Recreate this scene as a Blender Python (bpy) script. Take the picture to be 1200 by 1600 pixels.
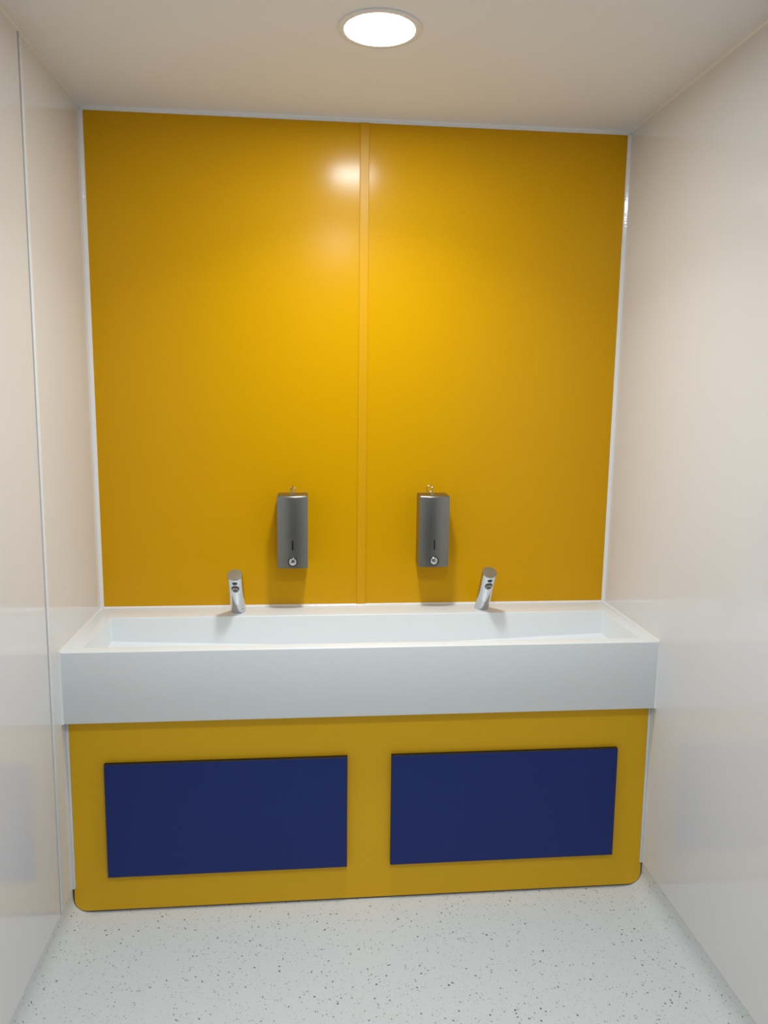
import bpy, bmesh, math
from mathutils import Vector, Matrix

# ------------------------------------------------------------------ clear
for o in list(bpy.data.objects):
    bpy.data.objects.remove(o, do_unlink=True)
scene = bpy.context.scene
COL = scene.collection

# ------------------------------------------------------------------ camera
W, H = 1.75, 2.398            # room width and ceiling height (m); back wall y = 0
YEND = -5.0                   # rear wall behind the camera
cam_d = bpy.data.cameras.new('camera')
cam = bpy.data.objects.new('camera', cam_d)
COL.objects.link(cam)
scene.camera = cam
F_PX = 1201.25
cam_d.sensor_fit = 'VERTICAL'
cam_d.sensor_height = 32.0
cam_d.lens = 32.0 * F_PX / 1600.0
cam_d.clip_start = 0.02
yaw, pitch, roll = 0.0975, 0.1525, 0.0131
fwd = Vector((math.sin(yaw)*math.cos(pitch), math.cos(yaw)*math.cos(pitch), -math.sin(pitch)))
rt = Vector((math.cos(yaw), -math.sin(yaw), 0))
up = rt.cross(fwd)
r2 = rt*math.cos(roll) + up*math.sin(roll)
u2 = -rt*math.sin(roll) + up*math.cos(roll)
M = Matrix((r2, u2, -fwd)).transposed().to_4x4()
M.translation = Vector((0.6999, -2.5904, 1.5395))
cam.matrix_world = M

# ------------------------------------------------------------------ world and exposure
world = bpy.data.worlds.new('world')
scene.world = world
world.use_nodes = True
world.node_tree.nodes['Background'].inputs[0].default_value = (0.8, 0.85, 0.9, 1)
world.node_tree.nodes['Background'].inputs[1].default_value = 0.0
scene.view_settings.view_transform = 'Standard'
scene.view_settings.look = 'None'
scene.view_settings.gamma = 1.0
scene.view_settings.use_curve_mapping = False
scene.view_settings.exposure = 0.0
LAMP_POWER = 122.0             # glow of every ceiling downlight diffuser
LAMP_WATT = 5.0               # beam of every ceiling downlight
LAMP_SPREAD = math.radians(125)
LAMP_COLOR = (0.91, 0.97, 1.0)

# ------------------------------------------------------------------ materials
def nodes_of(name):
    m = bpy.data.materials.new(name)
    m.use_nodes = True
    nt = m.node_tree
    return m, nt, nt.nodes['Principled BSDF']

def plastic(name, col, rough=0.3, var=0.04, scale=6.0, bump=0.0, bscale=30.0, spec=0.5, rvar=0.0,
            coat=0.0, coat_rough=0.1):
    """painted / laminate / plastic surface: faint tone variation and faint relief"""
    m, nt, b = nodes_of(name)
    L = nt.links.new
    tc = nt.nodes.new('ShaderNodeTexCoord')
    n = nt.nodes.new('ShaderNodeTexNoise')
    n.inputs['Scale'].default_value = scale
    n.inputs['Detail'].default_value = 3
    L(tc.outputs['Object'], n.inputs['Vector'])
    mix = nt.nodes.new('ShaderNodeMix')
    mix.data_type = 'RGBA'
    mix.inputs[6].default_value = (*[c*(1-var) for c in col], 1)
    mix.inputs[7].default_value = (*[min(1, c*(1+var)) for c in col], 1)
    L(n.outputs['Fac'], mix.inputs[0])
    L(mix.outputs[2], b.inputs['Base Color'])
    b.inputs['Roughness'].default_value = rough
    b.inputs['Specular IOR Level'].default_value = spec
    b.inputs['Coat Weight'].default_value = coat
    b.inputs['Coat Roughness'].default_value = coat_rough
    if rvar:
        mr = nt.nodes.new('ShaderNodeMapRange')
        mr.inputs[3].default_value = rough - rvar
        mr.inputs[4].default_value = rough + rvar
        L(n.outputs['Fac'], mr.inputs[0])
        L(mr.outputs[0], b.inputs['Roughness'])
    if bump:
        n2 = nt.nodes.new('ShaderNodeTexNoise')
        n2.inputs['Scale'].default_value = bscale
        L(tc.outputs['Object'], n2.inputs['Vector'])
        bp = nt.nodes.new('ShaderNodeBump')
        bp.inputs['Strength'].default_value = bump
        bp.inputs['Distance'].default_value = 0.002
        L(n2.outputs['Fac'], bp.inputs['Height'])
        L(bp.outputs[0], b.inputs['Normal'])
    return m

def metal(name, col, rough, brushed=False):
    m, nt, b = nodes_of(name)
    L = nt.links.new
    b.inputs['Metallic'].default_value = 1.0
    b.inputs['Base Color'].default_value = (*col, 1)
    tc = nt.nodes.new('ShaderNodeTexCoord')
    mp = nt.nodes.new('ShaderNodeMapping')
    mp.inputs['Scale'].default_value = (900, 900, 9) if brushed else (40, 40, 40)
    n = nt.nodes.new('ShaderNodeTexNoise')
    n.inputs['Scale'].default_value = 1.0
    L(tc.outputs['Object'], mp.inputs['Vector'])
    L(mp.outputs[0], n.inputs['Vector'])
    mr = nt.nodes.new('ShaderNodeMapRange')
    d = 0.08 if brushed else 0.02
    mr.inputs[3].default_value = max(0.02, rough - d)
    mr.inputs[4].default_value = rough + d
    L(n.outputs['Fac'], mr.inputs[0])
    L(mr.outputs[0], b.inputs['Roughness'])
    return m

def floor_material():
    """pale grey safety vinyl with dark and pale flecks"""
    m, nt, b = nodes_of('speckled_vinyl')
    L = nt.links.new
    tc = nt.nodes.new('ShaderNodeTexCoord')
    base = nt.nodes.new('ShaderNodeTexNoise')
    base.inputs['Scale'].default_value = 220
    base.inputs['Detail'].default_value = 2
    L(tc.outputs['Object'], base.inputs['Vector'])
    mix0 = nt.nodes.new('ShaderNodeMix'); mix0.data_type = 'RGBA'
    mix0.inputs[6].default_value = (0.61, 0.63, 0.625, 1)
    mix0.inputs[7].default_value = (0.71, 0.73, 0.725, 1)
    L(base.outputs['Fac'], mix0.inputs[0])
    prev = mix0.outputs[2]
    # warp the lookup so that the flecks are ragged
    wn = nt.nodes.new('ShaderNodeTexNoise')
    wn.inputs['Scale'].default_value = 300
    L(tc.outputs['Object'], wn.inputs['Vector'])
    wv = nt.nodes.new('ShaderNodeVectorMath'); wv.operation = 'SCALE'
    wv.inputs['Scale'].default_value = 0.0045
    L(wn.outputs['Color'], wv.inputs[0])
    ad = nt.nodes.new('ShaderNodeVectorMath'); ad.operation = 'ADD'
    L(tc.outputs['Object'], ad.inputs[0]); L(wv.outputs[0], ad.inputs[1])
    for sc, thr, rad, col in ((105, 0.83, 0.33, (0.15, 0.155, 0.16, 1)),
                              (150, 0.77, 0.38, (0.33, 0.34, 0.345, 1)),
                              (230, 0.70, 0.42, (0.50, 0.515, 0.51, 1))):
        v = nt.nodes.new('ShaderNodeTexVoronoi')
        v.voronoi_dimensions = '3D'
        v.inputs['Scale'].default_value = sc
        L(ad.outputs[0], v.inputs['Vector'])
        sep = nt.nodes.new('ShaderNodeSeparateColor')
        L(v.outputs['Color'], sep.inputs[0])
        gt = nt.nodes.new('ShaderNodeMath'); gt.operation = 'GREATER_THAN'
        gt.inputs[1].default_value = thr
        L(sep.outputs[0], gt.inputs[0])
        rr = nt.nodes.new('ShaderNodeMath'); rr.operation = 'MULTIPLY'
        rr.inputs[1].default_value = rad
        L(sep.outputs[1], rr.inputs[0])
        lt = nt.nodes.new('ShaderNodeMath'); lt.operation = 'LESS_THAN'
        L(v.outputs['Distance'], lt.inputs[0]); L(rr.outputs[0], lt.inputs[1])
        mul = nt.nodes.new('ShaderNodeMath'); mul.operation = 'MULTIPLY'
        L(gt.outputs[0], mul.inputs[0]); L(lt.outputs[0], mul.inputs[1])
        mx = nt.nodes.new('ShaderNodeMix'); mx.data_type = 'RGBA'
        L(mul.outputs[0], mx.inputs[0]); L(prev, mx.inputs[6])
        mx.inputs[7].default_value = col
        prev = mx.outputs[2]
    L(prev, b.inputs['Base Color'])
    b.inputs['Roughness'].default_value = 0.45
    bp = nt.nodes.new('ShaderNodeBump')
    bp.inputs['Strength'].default_value = 0.15
    bp.inputs['Distance'].default_value = 0.001
    L(base.outputs['Fac'], bp.inputs['Height'])
    L(bp.outputs[0], b.inputs['Normal'])
    return m

def emitter(name, col, power):
    m, nt, b = nodes_of(name)
    b.inputs['Base Color'].default_value = (0.9, 0.9, 0.9, 1)
    b.inputs['Emission Color'].default_value = (*col, 1)
    b.inputs['Emission Strength'].default_value = power
    return m

YEL = (0.70, 0.352, 0.0006)
M_YEL = plastic('yellow_cladding', YEL, 0.20, 0.012, 3.0, 0.05, 7.0, spec=0.21)
M_YELS = plastic('yellow_cover_strip', YEL, 0.36, 0.012, 3.0, spec=0.3)
M_YELP = plastic('yellow_laminate', (0.80, 0.445, 0.006), 0.42, 0.02, 4.0, 0.03, 60.0, spec=0.3)
M_BLUE = plastic('blue_laminate', (0.0105, 0.026, 0.165), 0.42, 0.03, 4.0, 0.03, 60.0, spec=0.28)
M_CORE = plastic('black_core', (0.012, 0.012, 0.013), 0.5, 0.1, 40.0)
M_CLAD = plastic('white_gloss_cladding', (0.76, 0.75, 0.75), 0.105, 0.008, 2.0, 0.05, 4.0)
M_CEIL = plastic('white_ceiling_sheet', (0.84, 0.84, 0.84), 0.55, 0.01, 3.0, 0.03, 80.0)
M_TRIM = plastic('white_plastic_trim', (0.80, 0.80, 0.80), 0.25, 0.01, 9.0)
M_STRIP = plastic('white_joint_strip', (0.84, 0.85, 0.86), 0.42, 0.01, 9.0, spec=0.3)
M_SEAL = plastic('white_silicone', (0.82, 0.81, 0.80), 0.12, 0.01, 30.0, 0.25, 60.0)
M_SINK = plastic('white_solid_surface', (0.80, 0.83, 0.84), 0.32, 0.01, 8.0)
M_JOINT = plastic('grey_joint', (0.10, 0.10, 0.10), 0.6, 0.1, 40.0)
M_PLAST = plastic('hidden_plaster', (0.5, 0.49, 0.47), 0.8, 0.05, 10.0)
M_STEEL = metal('brushed_steel', (0.275, 0.27, 0.25), 0.34, True)
M_CHROME = metal('chrome', (0.62, 0.63, 0.65), 0.08)
M_CAP = metal('satin_cap', (0.48, 0.47, 0.45), 0.3)
M_BLACK = plastic('black_plastic', (0.01, 0.01, 0.012), 0.2, 0.1, 40.0)
M_DARK = plastic('dark_plastic_and_recess_shade', (0.05, 0.05, 0.055), 0.35, 0.1, 40.0)
M_BRASS = metal('key_brass', (0.75, 0.62, 0.35), 0.25)
M_FLOOR = floor_material()
M_DOOR = plastic('grey_blue_door', (0.20, 0.22, 0.26), 0.4, 0.02, 5.0)
M_LAMP = emitter('lamp_diffuser', LAMP_COLOR, LAMP_POWER)

# ------------------------------------------------------------------ helpers
def link(name, bm, mats, parent=None, smooth=False, loc=None):
    me = bpy.data.meshes.new(name)
    bmesh.ops.recalc_face_normals(bm, faces=bm.faces)
    bm.to_mesh(me); bm.free()
    for m in (mats if isinstance(mats, (list, tuple)) else [mats]):
        me.materials.append(m)
    if smooth:
        for p in me.polygons: p.use_smooth = True
        try:
            me.set_sharp_from_angle(angle=math.radians(38))
        except Exception:
            pass
    o = bpy.data.objects.new(name, me)
    COL.objects.link(o)
    if parent: o.parent = parent
    if loc: o.location = loc
    return o

def tag(o, label=None, cat=None, group=None, kind=None):
    if label: o['label'] = label
    if cat: o['category'] = cat
    if group: o['group'] = group
    if kind: o['kind'] = kind
    return o

def empty(name, loc=(0, 0, 0)):
    o = bpy.data.objects.new(name, None)
    o.empty_display_size = 0.05
    COL.objects.link(o); o.location = loc
    return o

def box_into(bm, x0, x1, y0, y1, z0, z1, mi=0):
    vs = [bm.verts.new((x, y, z)) for z in (z0, z1) for y in (y0, y1) for x in (x0, x1)]
    fs = []
    for q in ((0, 2, 3, 1), (4, 5, 7, 6), (0, 1, 5, 4), (1, 3, 7, 5), (3, 2, 6, 7), (2, 0, 4, 6)):
        f = bm.faces.new([vs[i] for i in q]); f.material_index = mi; fs.append(f)
    return vs, fs

def bevel_all(bm, w, seg=2, edges=None):
    bmesh.ops.bevel(bm, geom=list(edges if edges is not None else bm.edges), offset=w,
                    offset_type='OFFSET', segments=seg, profile=0.5, affect='EDGES', clamp_overlap=True)

def box(name, x0, x1, y0, y1, z0, z1, mat, parent=None, bev=0.0, seg=2):
    bm = bmesh.new(); box_into(bm, x0, x1, y0, y1, z0, z1)
    if bev: bevel_all(bm, bev, seg)
    return link(name, bm, mat, parent, smooth=bool(bev))

def prism(name, prof, axis, a, b, mat, parent=None, smooth=False):
    """closed profile of 2D points extruded along an axis"""
    bm = bmesh.new()
    def P(p, t):
        if axis == 'x': return (t, p[0], p[1])
        if axis == 'y': return (p[0], t, p[1])
        return (p[0], p[1], t)
    A = [bm.verts.new(P(p, a)) for p in prof]
    B = [bm.verts.new(P(p, b)) for p in prof]
    n = len(prof)
    for i in range(n):
        bm.faces.new((A[i], A[(i+1) % n], B[(i+1) % n], B[i]))
    bm.faces.new(A); bm.faces.new(B)
    return link(name, bm, mat, parent, smooth)

def fillet_profile(cx, cz, sx, sz, r, n=5):
    """concave bead in the corner (cx, cz) opening towards (sx, sz)"""
    pts = [(cx, cz)]
    for i in range(n+1):
        a = math.pi/2 * i/n
        # slightly hollow bead between the two legs
        t = i/n
        u, v = r*(1-t), r*t
        k = -0.10*r*math.sin(math.pi*t)
        pts.append((cx + sx*(u+k), cz + sz*(v+k)))
    return pts

def lathe(bm, prof, segs=32, mi=0, cap=True):
    """profile of (r, z) turned round z"""
    rings = []
    for r, z in prof:
        if r < 1e-6:
            rings.append([bm.verts.new((0, 0, z))])
        else:
            rings.append([bm.verts.new((r*math.cos(2*math.pi*i/segs), r*math.sin(2*math.pi*i/segs), z)) for i in range(segs)])
    for a, b in zip(rings[:-1], rings[1:]):
        for i in range(segs):
            j = (i+1) % segs
            if len(a) == 1 and len(b) == 1: continue
            if len(a) == 1: f = bm.faces.new((a[0], b[j], b[i]))
            elif len(b) == 1: f = bm.faces.new((a[i], a[j], b[0]))
            else: f = bm.faces.new((a[i], a[j], b[j], b[i]))
            f.material_index = mi

def tube(bm, pts, r, segs=8, closed=False, mi=0):
    pts = [Vector(p) for p in pts]
    n = len(pts); rings = []
    for i, p in enumerate(pts):
        if closed: t = pts[(i+1) % n] - pts[i-1]
        else: t = pts[min(i+1, n-1)] - pts[max(i-1, 0)]
        t.normalize()
        ref = Vector((0.3, 0.2, 1)) if abs(t.z) < 0.9 else Vector((1, 0.2, 0))
        a = t.cross(ref).normalized(); b = t.cross(a)
        rings.append([bm.verts.new(p + a*r*math.cos(2*math.pi*k/segs) + b*r*math.sin(2*math.pi*k/segs)) for k in range(segs)])
    m = n if closed else n-1
    for i in range(m):
        A, B = rings[i], rings[(i+1) % n]
        # choose the twist offset that keeps quads short
        off = min(range(segs), key=lambda s: (A[0].co-B[s].co).length)
        for k in range(segs):
            f = bm.faces.new((A[k], A[(k+1) % segs], B[(k+1+off) % segs], B[(k+off) % segs])); f.material_index = mi
    if not closed:
        bm.faces.new(rings[0]); bm.faces.new(rings[-1])

# ------------------------------------------------------------------ the room
COVE_TOP = 0.0771
# floor sheet, coved up both side walls
R = 0.05
def floor_profile():
    pts = []
    xl, xr = -0.0015, W + 0.0015
    pts.append((xl, COVE_TOP - 0.002))
    for i in range(9):
        a = math.pi + math.pi/2*i/8
        pts.append((xl + R + R*math.cos(a), R + R*math.sin(a)))
    for i in range(9):
        a = -math.pi/2 + math.pi/2*i/8
        pts.append((xr - R + R*math.cos(a), R + R*math.sin(a)))
    pts.append((xr, COVE_TOP - 0.002))
    pts += [(xr + 0.004, COVE_TOP - 0.002), (xr + 0.004, -0.05), (xl - 0.004, -0.05), (xl - 0.004, COVE_TOP - 0.002)]
    return pts
tag(prism('floor', floor_profile(), 'y', YEND, 0.0, M_FLOOR, smooth=True),
    'pale grey speckled vinyl floor coved up the walls', kind='structure')
tag(box('ceiling', -0.10, W+0.10, YEND-0.1, 0.10, H, H+0.08, M_CEIL), 'smooth white ceiling', kind='structure')

def wall_slab(name, x0, x1, y0, y1, label):
    return tag(box(name, x0, x1, y0, y1, -0.05, H, M_PLAST), label, kind='structure')

# back wall: two yellow sheets with a cover strip on the joint
wb = wall_slab('wall_back', -0.10, W+0.10, 0.006, 0.10, 'bright yellow gloss clad back wall above the trough sink')
SX0, SX1 = 0.8615, 0.8915
box('cladding_panel', 0.0, 0.874, 0.0, 0.006, 0.0, H, M_YEL, wb)
box('cladding_panel', 0.879, W, 0.0, 0.006, 0.0, H, M_YEL, wb)
bm = bmesh.new(); box_into(bm, SX0, SX1, -0.0045, 0.0, 0.8135, H-0.011)
bevel_all(bm, 0.002, 3, [e for e in bm.edges if abs(e.verts[0].co.y+0.0045) < 1e-6 and abs(e.verts[1].co.y+0.0045) < 1e-6])
link('joint_strip', bm, M_YELS, wb)

# left wall: a sheet each side of a joint strip, joint leaning a hair
wl = wall_slab('wall_left', -0.10, -0.008, YEND, 0.006, 'glossy off-white clad wall with a vertical joint left of the sink')
YB, YT = -0.5455, -0.5045       # joint position at the bottom and the top
def sheet(name, x0, x1, yb0, yb1, yt0, yt1, z0, z1, mat, parent, bev=0.0):
    bm = bmesh.new()
    v = [bm.verts.new(c) for c in ((x0, yb0, z0), (x1, yb0, z0), (x1, yb1, z0), (x0, yb1, z0),
                                   (x0, yt0, z1), (x1, yt0, z1), (x1, yt1, z1), (x0, yt1, z1))]
    for q in ((0, 1, 2, 3), (7, 6, 5, 4), (0, 4, 5, 1), (1, 5, 6, 2), (2, 6, 7, 3), (3, 7, 4, 0)):
        bm.faces.new([v[i] for i in q])
    if bev: bevel_all(bm, bev, 2)
    return link(name, bm, mat, parent, smooth=bool(bev))
sheet('cladding_panel', -0.008, 0.0, YEND, YB-0.0045, YEND, YT-0.0045, COVE_TOP, H, M_CLAD, wl)
sheet('cladding_panel', -0.008, 0.0, YB+0.024, 0.0, YT+0.019, 0.0, COVE_TOP, H, M_CLAD, wl)
sheet('joint_gap', -0.008, -0.004, YB-0.0045, YB+0.0018, YT-0.0045, YT+0.0018, COVE_TOP, H, M_JOINT, wl)
sheet('joint_strip', -0.008, 0.0022, YB+0.0018, YB+0.024, YT+0.0018, YT+0.019, COVE_TOP, H, M_STRIP, wl, 0.0012)

# right wall
wr = wall_slab('wall_right', W+0.008, W+0.10, YEND, 0.006, 'plain glossy off-white clad wall right of the sink')
box('cladding_panel', W, W+0.008, -1.72, 0.0, COVE_TOP, H, M_CLAD, wr)
box('cladding_panel', W, W+0.008, YEND, -1.732, COVE_TOP, H, M_CLAD, wr)
box('joint_strip', W-0.002, W+0.008, -1.732, -1.72, COVE_TOP, H, M_TRIM, wr, 0.001)

# rear wall behind the camera with a door
wrr = wall_slab('wall_rear', -0.10, W+0.10, YEND-0.1, YEND-0.006, 'white clad rear wall behind the camera')
box('cladding_panel', 0.0, W, YEND-0.006, YEND, 0.0, H, M_CLAD, wrr)
d = tag(box('door_1', 0.42, 1.33, YEND, YEND+0.04, 0.004, 2.04, M_DOOR, None, 0.002), 'pale grey flush door behind the camera', kind='structure')
bm = bmesh.new(); box_into(bm, 0.36, 0.417, YEND, YEND+0.05, 0.002, 2.1); box_into(bm, 1.333, 1.39, YEND, YEND+0.05, 0.002, 2.1); box_into(bm, 0.417, 1.333, YEND, YEND+0.05, 2.043, 2.1)
link('door_frame', bm, M_TRIM, d)
bm = bmesh.new(); tube(bm, [(1.25, YEND+0.041, 1.0), (1.25, YEND+0.09, 1.0), (1.24, YEND+0.1, 1.0), (1.13, YEND+0.1, 1.0)], 0.009, 10)
link('door_handle', bm, M_STEEL, d, smooth=True)

# trims and silicone beads
ZS, DS, HS = 0.8132, 0.4542, 0.2113
def trim(i, o, label): o.name = 'trim_%d' % i; tag(o, label, kind='structure')
trim(1, prism('trim', [(0, H), (0, H-0.011), (-0.0025, H-0.011), (-0.006, H-0.004), (-0.010, H)], 'x', 0.0, W, M_TRIM), 'white ceiling trim along the yellow wall')
trim(2, prism('trim', [(0, 0), (0, -0.008), (0.003, -0.0055), (0.0065, -0.003), (0.0095, 0)], 'z', ZS, H-0.011, M_SEAL, smooth=True), 'white silicone bead in the left corner of the yellow wall')
trim(3, prism('trim', [(W, 0), (W, -0.008), (W-0.003, -0.0055), (W-0.0065, -0.003), (W-0.0095, 0)], 'z', ZS, H-0.011, M_SEAL, smooth=True), 'white silicone bead in the right corner of the yellow wall')
trim(4, prism('trim', [(0, H), (0.005, H), (0.0025, H-0.0025), (0, H-0.005)], 'y', YEND, -0.010, M_SEAL), 'white bead between left wall and ceiling')
trim(5, prism('trim', [(W, H), (W-0.005, H), (W-0.0025, H-0.0025), (W, H-0.005)], 'y', YEND, -0.010, M_SEAL), 'white bead between right wall and ceiling')
DP = 0.4349
DPT = 0.4235                    # the lower panel leans back a little: front face at its top edge
def side_bead(i, x0, x1, label):
    ya = -DP + (DP-DPT)*COVE_TOP/(ZS-HS)
    trim(i, sheet('trim', x0, x1, ya-0.0005, ya+0.009, -DPT-0.0005, -DPT+0.009, COVE_TOP, ZS-HS-0.0005, M_STRIP, None, 0.001), label)
side_bead(6, 0.0, 0.0085, 'white vertical edge bead left of the yellow lower panel')
side_bead(7, W-0.0085, W, 'white vertical edge bead right of the yellow lower panel')

# ------------------------------------------------------------------ trough sink
def make_sink():
    root = empty('trough_sink', (W/2, -DS/2, ZS-HS))
    tag(root, 'long white solid-surface trough sink spanning the alcove', 'sink')
    off = Vector(root.location)
    x0, x1, y0, y1 = 0.004, W-0.004, -DS, -0.0008
    ix0, ix1, iy0, iy1 = 0.0585, W-0.0485, -0.411, -0.118
    zt, zb = ZS, ZS-HS
    zc, ze = 0.703, 0.7338
    xm = 0.5*(ix0+ix1)
    bm = bmesh.new()
    V = lambda x, y, z: bm.verts.new(Vector((x, y, z)) - off)
    ot = [V(x0, y0, zt), V(x1, y0, zt), V(x1, y1, zt), V(x0, y1, zt)]
    ob = [V(x0, y0, zb), V(x1, y0, zb), V(x1, y1, zb), V(x0, y1, zb)]
    it = [V(ix0, iy0, zt), V(ix1, iy0, zt), V(ix1, iy1, zt), V(ix0, iy1, zt)]
    e = 0.003
    fl = [V(ix0+e, iy0+e, ze), V(ix1-e, iy0+e, ze), V(ix1-e, iy1-e, ze), V(ix0+e, iy1-e, ze)]
    fm0, fm1 = V(xm, iy0+e, zc), V(xm, iy1-e, zc)
    for i in range(4):
        j = (i+1) % 4
        bm.faces.new((ot[i], ot[j], it[j], it[i]))
        bm.faces.new((ob[i], ob[j], ot[j], ot[i]))
    bm.faces.new(ob)
    bm.faces.new((it[0], it[1], fl[1], fm0, fl[0]))
    bm.faces.new((it[1], it[2], fl[2], fl[1]))
    bm.faces.new((it[2], it[3], fl[3], fm1, fl[2]))
    bm.faces.new((it[3], it[0], fl[0], fl[3]))
    bm.faces.new((fl[0], fm0, fm1, fl[3]))
    bm.faces.new((fm0, fl[1], fl[2], fm1))
    bmesh.ops.recalc_face_normals(bm, faces=bm.faces)
    bm.edges.ensure_lookup_table()
    ed = [ed for ed in bm.edges if len(ed.link_faces) == 2 and ed.calc_face_angle(0) > 0.5]
    bevel_all(bm, 0.0026, 3, ed)
    link('basin', bm, M_SINK, root, smooth=True)
    # silicone along the back and both ends
    def bead(bmx):
        return link('sealant_bead', bmx, M_SEAL, root, smooth=False)
    bmx = bmesh.new()
    def prism_into(bmx, prof, axis, a, b):
        P = (lambda p, t: (t, p[0], p[1])) if axis == 'x' else ((lambda p, t: (p[0], t, p[1])) if axis == 'y' else (lambda p, t: (p[0], p[1], t)))
        A = [bmx.verts.new(Vector(P(p, a))-off) for p in prof]; B = [bmx.verts.new(Vector(P(p, b))-off) for p in prof]
        n = len(prof)
        for i in range(n): bmx.faces.new((A[i], A[(i+1) % n], B[(i+1) % n], B[i]))
        bmx.faces.new(A); bmx.faces.new(B)
    prism_into(bmx, [(-0.0002, zt), (-0.0052, zt), (-0.0035, zt+0.002), (-0.0002, zt+0.005)], 'x', 0.0095, SX0)
    prism_into(bmx, [(-0.0046, zt), (-0.0092, zt), (-0.0075, zt+0.002), (-0.0046, zt+0.0045)], 'x', SX0, SX1)
    prism_into(bmx, [(-0.0002, zt), (-0.0052, zt), (-0.0035, zt+0.002), (-0.0002, zt+0.005)], 'x', SX1, W-0.0095)
    bead(bmx)
    for s in (0, 1):
        a, b = (0.0002, 0.0065) if s == 0 else (W-0.0002, W-0.0065)
        q = 0.004 if s == 0 else W-0.004
        bmx = bmesh.new()
        prism_into(bmx, [(a, zt-0.006), (a, zt+0.0035), (0.5*(a+b), zt+0.0018), (b, zt+0.0002), (q, zt-0.006)], 'y', -DS, -0.002)
        prism_into(bmx, [(a, -DS+0.008), (a, -DS-0.0035), (0.5*(a+b), -DS-0.0018), (b, -DS-0.0002), (q, -DS+0.008)], 'z', zb, zt)
        bead(bmx)
    # waste in the lowest point of the trough
    bmx = bmesh.new(); lathe(bmx, [(0, 0.003), (0.012, 0.003), (0.018, 0.001), (0.034, 0.004), (0.036, 0.002), (0.036, -0.004), (0, -0.004)], 28)
    link('drain', bmx, M_CHROME, root, smooth=True, loc=Vector((xm, -0.265, zc+0.004)) - off)
    return root
make_sink()

# ------------------------------------------------------------------ yellow lower panel with two blue boards
def make_lower_panel():
    root = empty('access_panel', (W/2, -DP, 0.0))
    tag(root, 'yellow access panel with two blue boards under the trough sink', 'panel')
    root.rotation_euler.x = -math.atan((DP-DPT)/(ZS-HS))
    xl, xr, zb, zt, r = 0.0040, W-0.0040, 0.006, ZS-HS-0.0012, 0.036
    xe = 0.0090                                     # side beads take up the edge above the cove
    pts = [(xe, zt), (xe, COVE_TOP-0.001), (xl, COVE_TOP-0.001)]
    for i in range(11):
        a = math.pi + math.pi/2*i/10
        pts.append((xl+r+r*math.cos(a), zb+r+r*math.sin(a)))
    for i in range(11):
        a = -math.pi/2 + math.pi/2*i/10
        pts.append((xr-r+r*math.cos(a), zb+r+r*math.sin(a)))
    pts += [(xr, COVE_TOP-0.001), (W-xe, COVE_TOP-0.001), (W-xe, zt)]
    bm = bmesh.new()
    F_ = [bm.verts.new((x-W/2, 0.0, z)) for x, z in pts]
    F1 = [bm.verts.new((x-W/2, 0.0006, z)) for x, z in pts]
    B_ = [bm.verts.new((x-W/2, 0.012, z)) for x, z in pts]
    n = len(pts)
    bm.faces.new(F_); bm.faces.new(B_)
    for i in range(n):
        bm.faces.new((F_[i], F_[(i+1) % n], F1[(i+1) % n], F1[i]))
        f = bm.faces.new((F1[i], F1[(i+1) % n], B_[(i+1) % n], B_[i])); f.material_index = 1
    link('panel_body', bm, [M_YELP, M_CORE], root)
    for a, b in ((0.1062, 0.8108), (0.9430, 1.6440)):
        bm = bmesh.new()
        x0, x1, z0, z1, y0, y1 = a-W/2, b-W/2, 0.1175, 0.4690, -0.0145, 0.0
        q = [(x0, z0), (x1, z0), (x1, z1), (x0, z1)]
        c = 0.0012
        qi = [(x0+c, z0+c), (x1-c, z0+c), (x1-c, z1-c), (x0+c, z1-c)]
        A = [bm.verts.new((x, y0, z)) for x, z in qi]
        A1 = [bm.verts.new((x, y0+0.0008, z)) for x, z in q]
        B = [bm.verts.new((x, y1, z)) for x, z in q]
        bm.faces.new(A); bm.faces.new(B)
        for i in range(4):
            j = (i+1) % 4
            bm.faces.new((A[i], A[j], A1[j], A1[i])).material_index = 1
            bm.faces.new((A1[i], A1[j], B[j], B[i])).material_index = 1
        o = link('blue_board', bm, [M_BLUE, M_CORE], root)
        o['label'] = 'dark blue rectangular board with black edges'
    return root
make_lower_panel()

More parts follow.
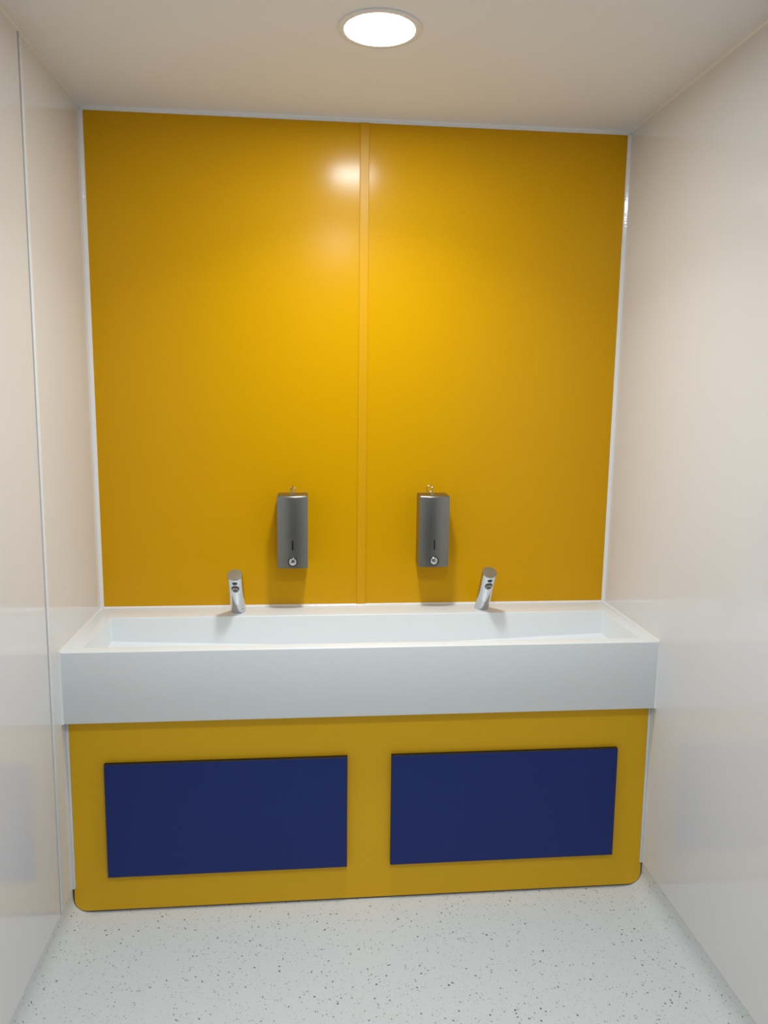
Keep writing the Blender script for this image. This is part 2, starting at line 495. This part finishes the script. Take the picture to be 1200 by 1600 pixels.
# ------------------------------------------------------------------ sensor taps
def make_tap(x, label):
    root = empty('sensor_tap', (x, -0.058, ZS))
    tag(root, label, 'tap', 'sensor taps on the sink ledge')
    top = Vector((0, -0.105, 0.150))
    ax = top.normalized()
    u = Vector((1, 0, 0)); v = ax.cross(u)            # v: away from the basin side, perpendicular to the axis
    Rr = 0.0245; n = 40
    L = top.length
    bm = bmesh.new()
    base, rings = [], []
    for k in range(n):
        a = 2*math.pi*k/n
        d = u*(Rr*math.cos(a)) + v*(Rr*math.sin(a))
        t = -d.z/ax.z
        base.append(bm.verts.new(d + ax*t))           # oblique cut on the ledge
    for t, rr in ((0.5*L, Rr), (L-0.004, Rr), (L-0.0025, Rr-0.0003)):
        rings.append([bm.verts.new(ax*t + (u*math.cos(2*math.pi*k/n) + v*math.sin(2*math.pi*k/n))*rr) for k in range(n)])
    allr = [base] + rings
    for A, B in zip(allr[:-1], allr[1:]):
        for k in range(n):
            bm.faces.new((A[k], A[(k+1) % n], B[(k+1) % n], B[k]))
    bm.faces.new(base); bm.faces.new(rings[-1])
    link('spout_body', bm, M_CHROME, root, smooth=True)
    # end cap
    Mx = Matrix((u, v, ax)).transposed().to_4x4()
    bm = bmesh.new(); lathe(bm, [(0, 0), (Rr-0.0012, 0), (Rr-0.0004, 0.0006), (Rr-0.0004, 0.0018), (Rr-0.0016, 0.0030), (0, 0.0032)], n)
    bm.transform(Matrix.Translation(ax*(L-0.0026)) @ Mx)
    link('end_cap', bm, M_CAP, root, smooth=True)
    # underside pieces: -v is the side facing basin and room
    def on_surface(prof, t, mat, name, sx=1.0, sy=1.0, sink=0.0, ang=0.0):
        bm = bmesh.new(); lathe(bm, prof, 28)
        nrm = (-v*math.cos(ang) + u*math.sin(ang))
        tx = ax.cross(nrm)
        Mm = Matrix((tx*sx, ax*sy, nrm)).transposed().to_4x4()
        bm.transform(Matrix.Translation(ax*t + nrm*(Rr-sink)) @ Mm)
        return link(name, bm, mat, root, smooth=True)
    def conform(r, depth, t, mat, name, sy, lift, parent=root):
        """thin inlay bent round the underside of the spout"""
        bm = bmesh.new()
        lathe(bm, [(0, 0.0), (r*0.5, 0.0), (r*0.93, -0.0001), (r, -0.0005), (r, -depth), (0, -depth)], 32)
        for w in bm.verts:
            a_, b_, c_ = w.co.x, w.co.y*sy, w.co.z + lift
            nrm = -v*math.cos(a_/Rr) + u*math.sin(a_/Rr)
            w.co = ax*(t+b_) + nrm*(Rr+c_)
        return link(name, bm, mat, parent, smooth=True)
    conform(0.0086, 0.003, L-0.0165, M_BLACK, 'sensor_window', 0.86, 0.0005)
    outlet_shade = conform(0.0132, 0.003, L-0.0430, M_DARK, 'outlet_shade', 1.25, 0.0006)  # flat dark disc: shade of the nozzle recess put into its colour
    ringp = conform(0.0138, 0.003, L-0.0430, M_CHROME, 'outlet_collar', 1.25, 0.0003, outlet_shade)
    # nozzle turned a little further down than the spout underside
    nd = (-v*math.cos(0.25) - ax*math.sin(0.25)).normalized()
    nx = Vector((1, 0, 0)); ny = nd.cross(nx)
    Mn = Matrix.Translation(ax*(L-0.0455) - v*(Rr-0.003)) @ Matrix((nx, ny, nd)).transposed().to_4x4()
    bm = bmesh.new(); lathe(bm, [(0.0080, 0.0060), (0.0092, 0.0066), (0.0102, 0.0058), (0.0104, -0.004), (0.0080, -0.004), (0.0080, 0.0060)], 32)
    bm.transform(Mn); link('nozzle', bm, M_CAP, outlet_shade, smooth=True)
    bm = bmesh.new(); lathe(bm, [(0, 0.0056), (0.0079, 0.0056), (0.0079, -0.003), (0, -0.003)], 32)
    bm.transform(Mn); link('aerator', bm, M_DARK, outlet_shade, smooth=True)
    on_surface([(0, 0.0012), (0.0016, 0.0008), (0.0018, -0.001), (0, -0.001)], 0.034, M_BLACK, 'grub_screw', 1, 1, 0.0004, 0.75)
    return root
make_tap(0.4620, 'chrome sensor tap on the left half of the sink ledge')
make_tap(1.2895, 'chrome sensor tap on the right half of the sink ledge')

# ------------------------------------------------------------------ soap dispensers
def make_dispenser(x, label, variant):
    z0, z1 = 0.9645, 1.2065
    root = empty('soap_dispenser', (x, 0.0, z0))
    tag(root, label, 'soap dispenser', 'steel soap dispensers on the yellow wall')
    hgt = z1-z0
    hw, dep, bul = 0.0500, 0.079, 0.009
    def front(xx): return -(dep + bul*(1-(xx/hw)**2))
    n = 14
    prof = [(-hw, -0.0005)]
    for i in range(n+1):
        xx = -hw + 2*hw*i/n
        prof.append((xx, front(xx)))
    prof.append((hw, -0.0005))
    bm = bmesh.new()
    # bottom is cut back slightly, top front edge is rounded
    levels = [(0.0, 1.0, 0.0), (hgt-0.007, 1.0, 0.0), (hgt-0.0035, 1.0, 0.001), (hgt-0.001, 1.0, 0.0035), (hgt, 1.0, 0.007)]
    rows = []
    for z, s, inset in levels:
        row = []
        for j, (px, py) in enumerate(prof):
            k = 1.0 if 0 < j < len(prof)-1 else 0.0
            sx = 1 - inset*0.35/hw
            row.append(bm.verts.new((px*sx, py + inset*k, z)))
        rows.append(row)
    m = len(prof)
    for A, B in zip(rows[:-1], rows[1:]):
        for j in range(m):
            bm.faces.new((A[j], A[(j+1) % m], B[(j+1) % m], B[j]))
    bm.faces.new(rows[0]); bm.faces.new(rows[-1])
    link('housing', bm, M_STEEL, root, smooth=True)
    # level window
    yf = front(0)
    bm = bmesh.new(); box_into(bm, -0.0022, 0.0022, yf-0.0006, yf+0.006, 1.0250-z0, 1.0580-z0); bevel_all(bm, 0.0004, 1)
    link('level_window', bm, M_BLACK, root)
    # push button with a dark ring
    Rot = Matrix.Rotation(math.radians(90), 4, 'X')      # +z turns to -y
    bm = bmesh.new(); lathe(bm, [(0.0138, -0.004), (0.0138, 0.0012), (0.0150, 0.0022), (0.0168, 0.0014), (0.0172, -0.004), (0.0138, -0.004)], 32)
    bm.transform(Matrix.Translation((0, yf, 0.987-z0)) @ Rot)
    ring = link('button_ring', bm, M_DARK, root, smooth=True)
    bm = bmesh.new(); lathe(bm, [(0, 0.0062), (0.004, 0.0060), (0.008, 0.0052), (0.0115, 0.0036), (0.0135, 0.0010), (0.0135, -0.004), (0, -0.004)], 32)
    bm.transform(Matrix.Translation((0, yf, 0.987-z0)) @ Rot)
    link('push_button', bm, M_CHROME, root, smooth=True)
    # lock on the lid with a key left in it
    kx = -0.001 if variant == 0 else -0.004
    ky = -0.040
    bm = bmesh.new(); lathe(bm, [(0, 0.003), (0.0055, 0.003), (0.0070, 0.0018), (0.0072, -0.001), (0, -0.001)], 20)
    bm.transform(Matrix.Translation((kx, ky, hgt)))
    lock = link('lock', bm, M_CHROME, root, smooth=True)
    key = bmesh.new()
    ang = 1.15 if variant == 0 else 1.35
    c, s = math.cos(ang), math.sin(ang)
    # blade then pierced bow, as a plate 2 mm thick, turned about the lock axis
    outer, inner = [], []
    zc = 0.021
    def plate(outline, hole=None):
        t = 0.0010
        def mk(p, o): return key.verts.new((kx + p[0]*c - o*s, ky + p[0]*s + o*c, hgt + p[1]))
        A = [mk(p, -t) for p in outline]; B = [mk(p, t) for p in outline]; nn = len(outline)
        if hole is None:
            key.faces.new(A); key.faces.new(B)
            for i in range(nn): key.faces.new((A[i], A[(i+1) % nn], B[(i+1) % nn], B[i]))
        else:
            C = [mk(p, -t) for p in hole]; D = [mk(p, t) for p in hole]
            for i in range(nn):
                j = (i+1) % nn
                key.faces.new((A[i], A[j], B[j], B[i])); key.faces.new((C[i], C[j], D[j], D[i]))
                key.faces.new((A[i], A[j], C[j], C[i])); key.faces.new((B[i], B[j], D[j], D[i]))
    plate([(-0.0028, 0.002), (0.0028, 0.002), (0.0028, 0.0135), (-0.0028, 0.0135)])
    N = 20
    plate([(0.0088*math.cos(2*math.pi*i/N), zc + 0.0080*math.sin(2*math.pi*i/N)) for i in range(N)],
          [(0.0030*math.cos(2*math.pi*i/N), zc + 0.003 + 0.0030*math.sin(2*math.pi*i/N)) for i in range(N)])
    link('key', key, M_BRASS if variant == 0 else M_CAP, lock)
    # split ring through the bow, drooping on the lid
    bm = bmesh.new()
    Rg = 0.0105
    if variant == 0:
        cen = Vector((kx+0.002, ky-0.004, hgt+0.0145)); a1 = Vector((0.55, -0.55, -0.62)).normalized(); 
    else:
        cen = Vector((kx-0.009, ky-0.001, hgt+0.0185)); a1 = Vector((-0.92, -0.10, -0.40)).normalized()
    a2 = a1.cross(Vector((0.3, 0.9, 0.2))).normalized()
    for dz in (-0.0007, 0.0007):
        nr = a1.cross(a2)
        tube(bm, [cen + nr*dz + a1*Rg*math.cos(2*math.pi*i/24) + a2*Rg*math.sin(2*math.pi*i/24) for i in range(24)], 0.0011, 6, True)
    link('key_ring', bm, M_CAP, lock, smooth=True)
    return root
make_dispenser(0.6437, 'brushed steel soap dispenser left of the yellow joint strip', 0)
make_dispenser(1.1160, 'brushed steel soap dispenser right of the yellow joint strip', 1)

# ------------------------------------------------------------------ downlights
def make_downlight(x, y, label):
    root = empty('downlight', (x, y, H))
    tag(root, label, 'ceiling light', 'recessed ceiling downlights')
    bm = bmesh.new()
    lathe(bm, [(0.1015, 0.0), (0.1010, -0.0030), (0.0985, -0.0042), (0.0900, -0.0050), (0.0850, -0.0044), (0.0835, -0.0028), (0.0835, 0.0), (0.1015, 0.0)], 64)
    link('bezel', bm, M_TRIM, root, smooth=True)
    bm = bmesh.new()
    lathe(bm, [(0.0834, -0.0006), (0.0834, -0.0026), (0.05, -0.0027), (0, -0.0028)], 64)
    link('diffuser', bm, M_LAMP, root)
    ld = bpy.data.lights.new('downlight_beam', 'AREA')
    ld.shape = 'DISK'; ld.size = 0.165; ld.energy = LAMP_WATT
    ld.spread = LAMP_SPREAD; ld.color = LAMP_COLOR
    lo = bpy.data.objects.new('downlight_beam', ld)
    COL.objects.link(lo); lo.parent = root; lo.location = (0, 0, -0.0032)
    return root
make_downlight(0.868, -0.616, 'round recessed downlight in the ceiling in front of the yellow wall')
make_downlight(0.868, -1.955, 'round downlight overhead, seen as the lower glow on the yellow wall')
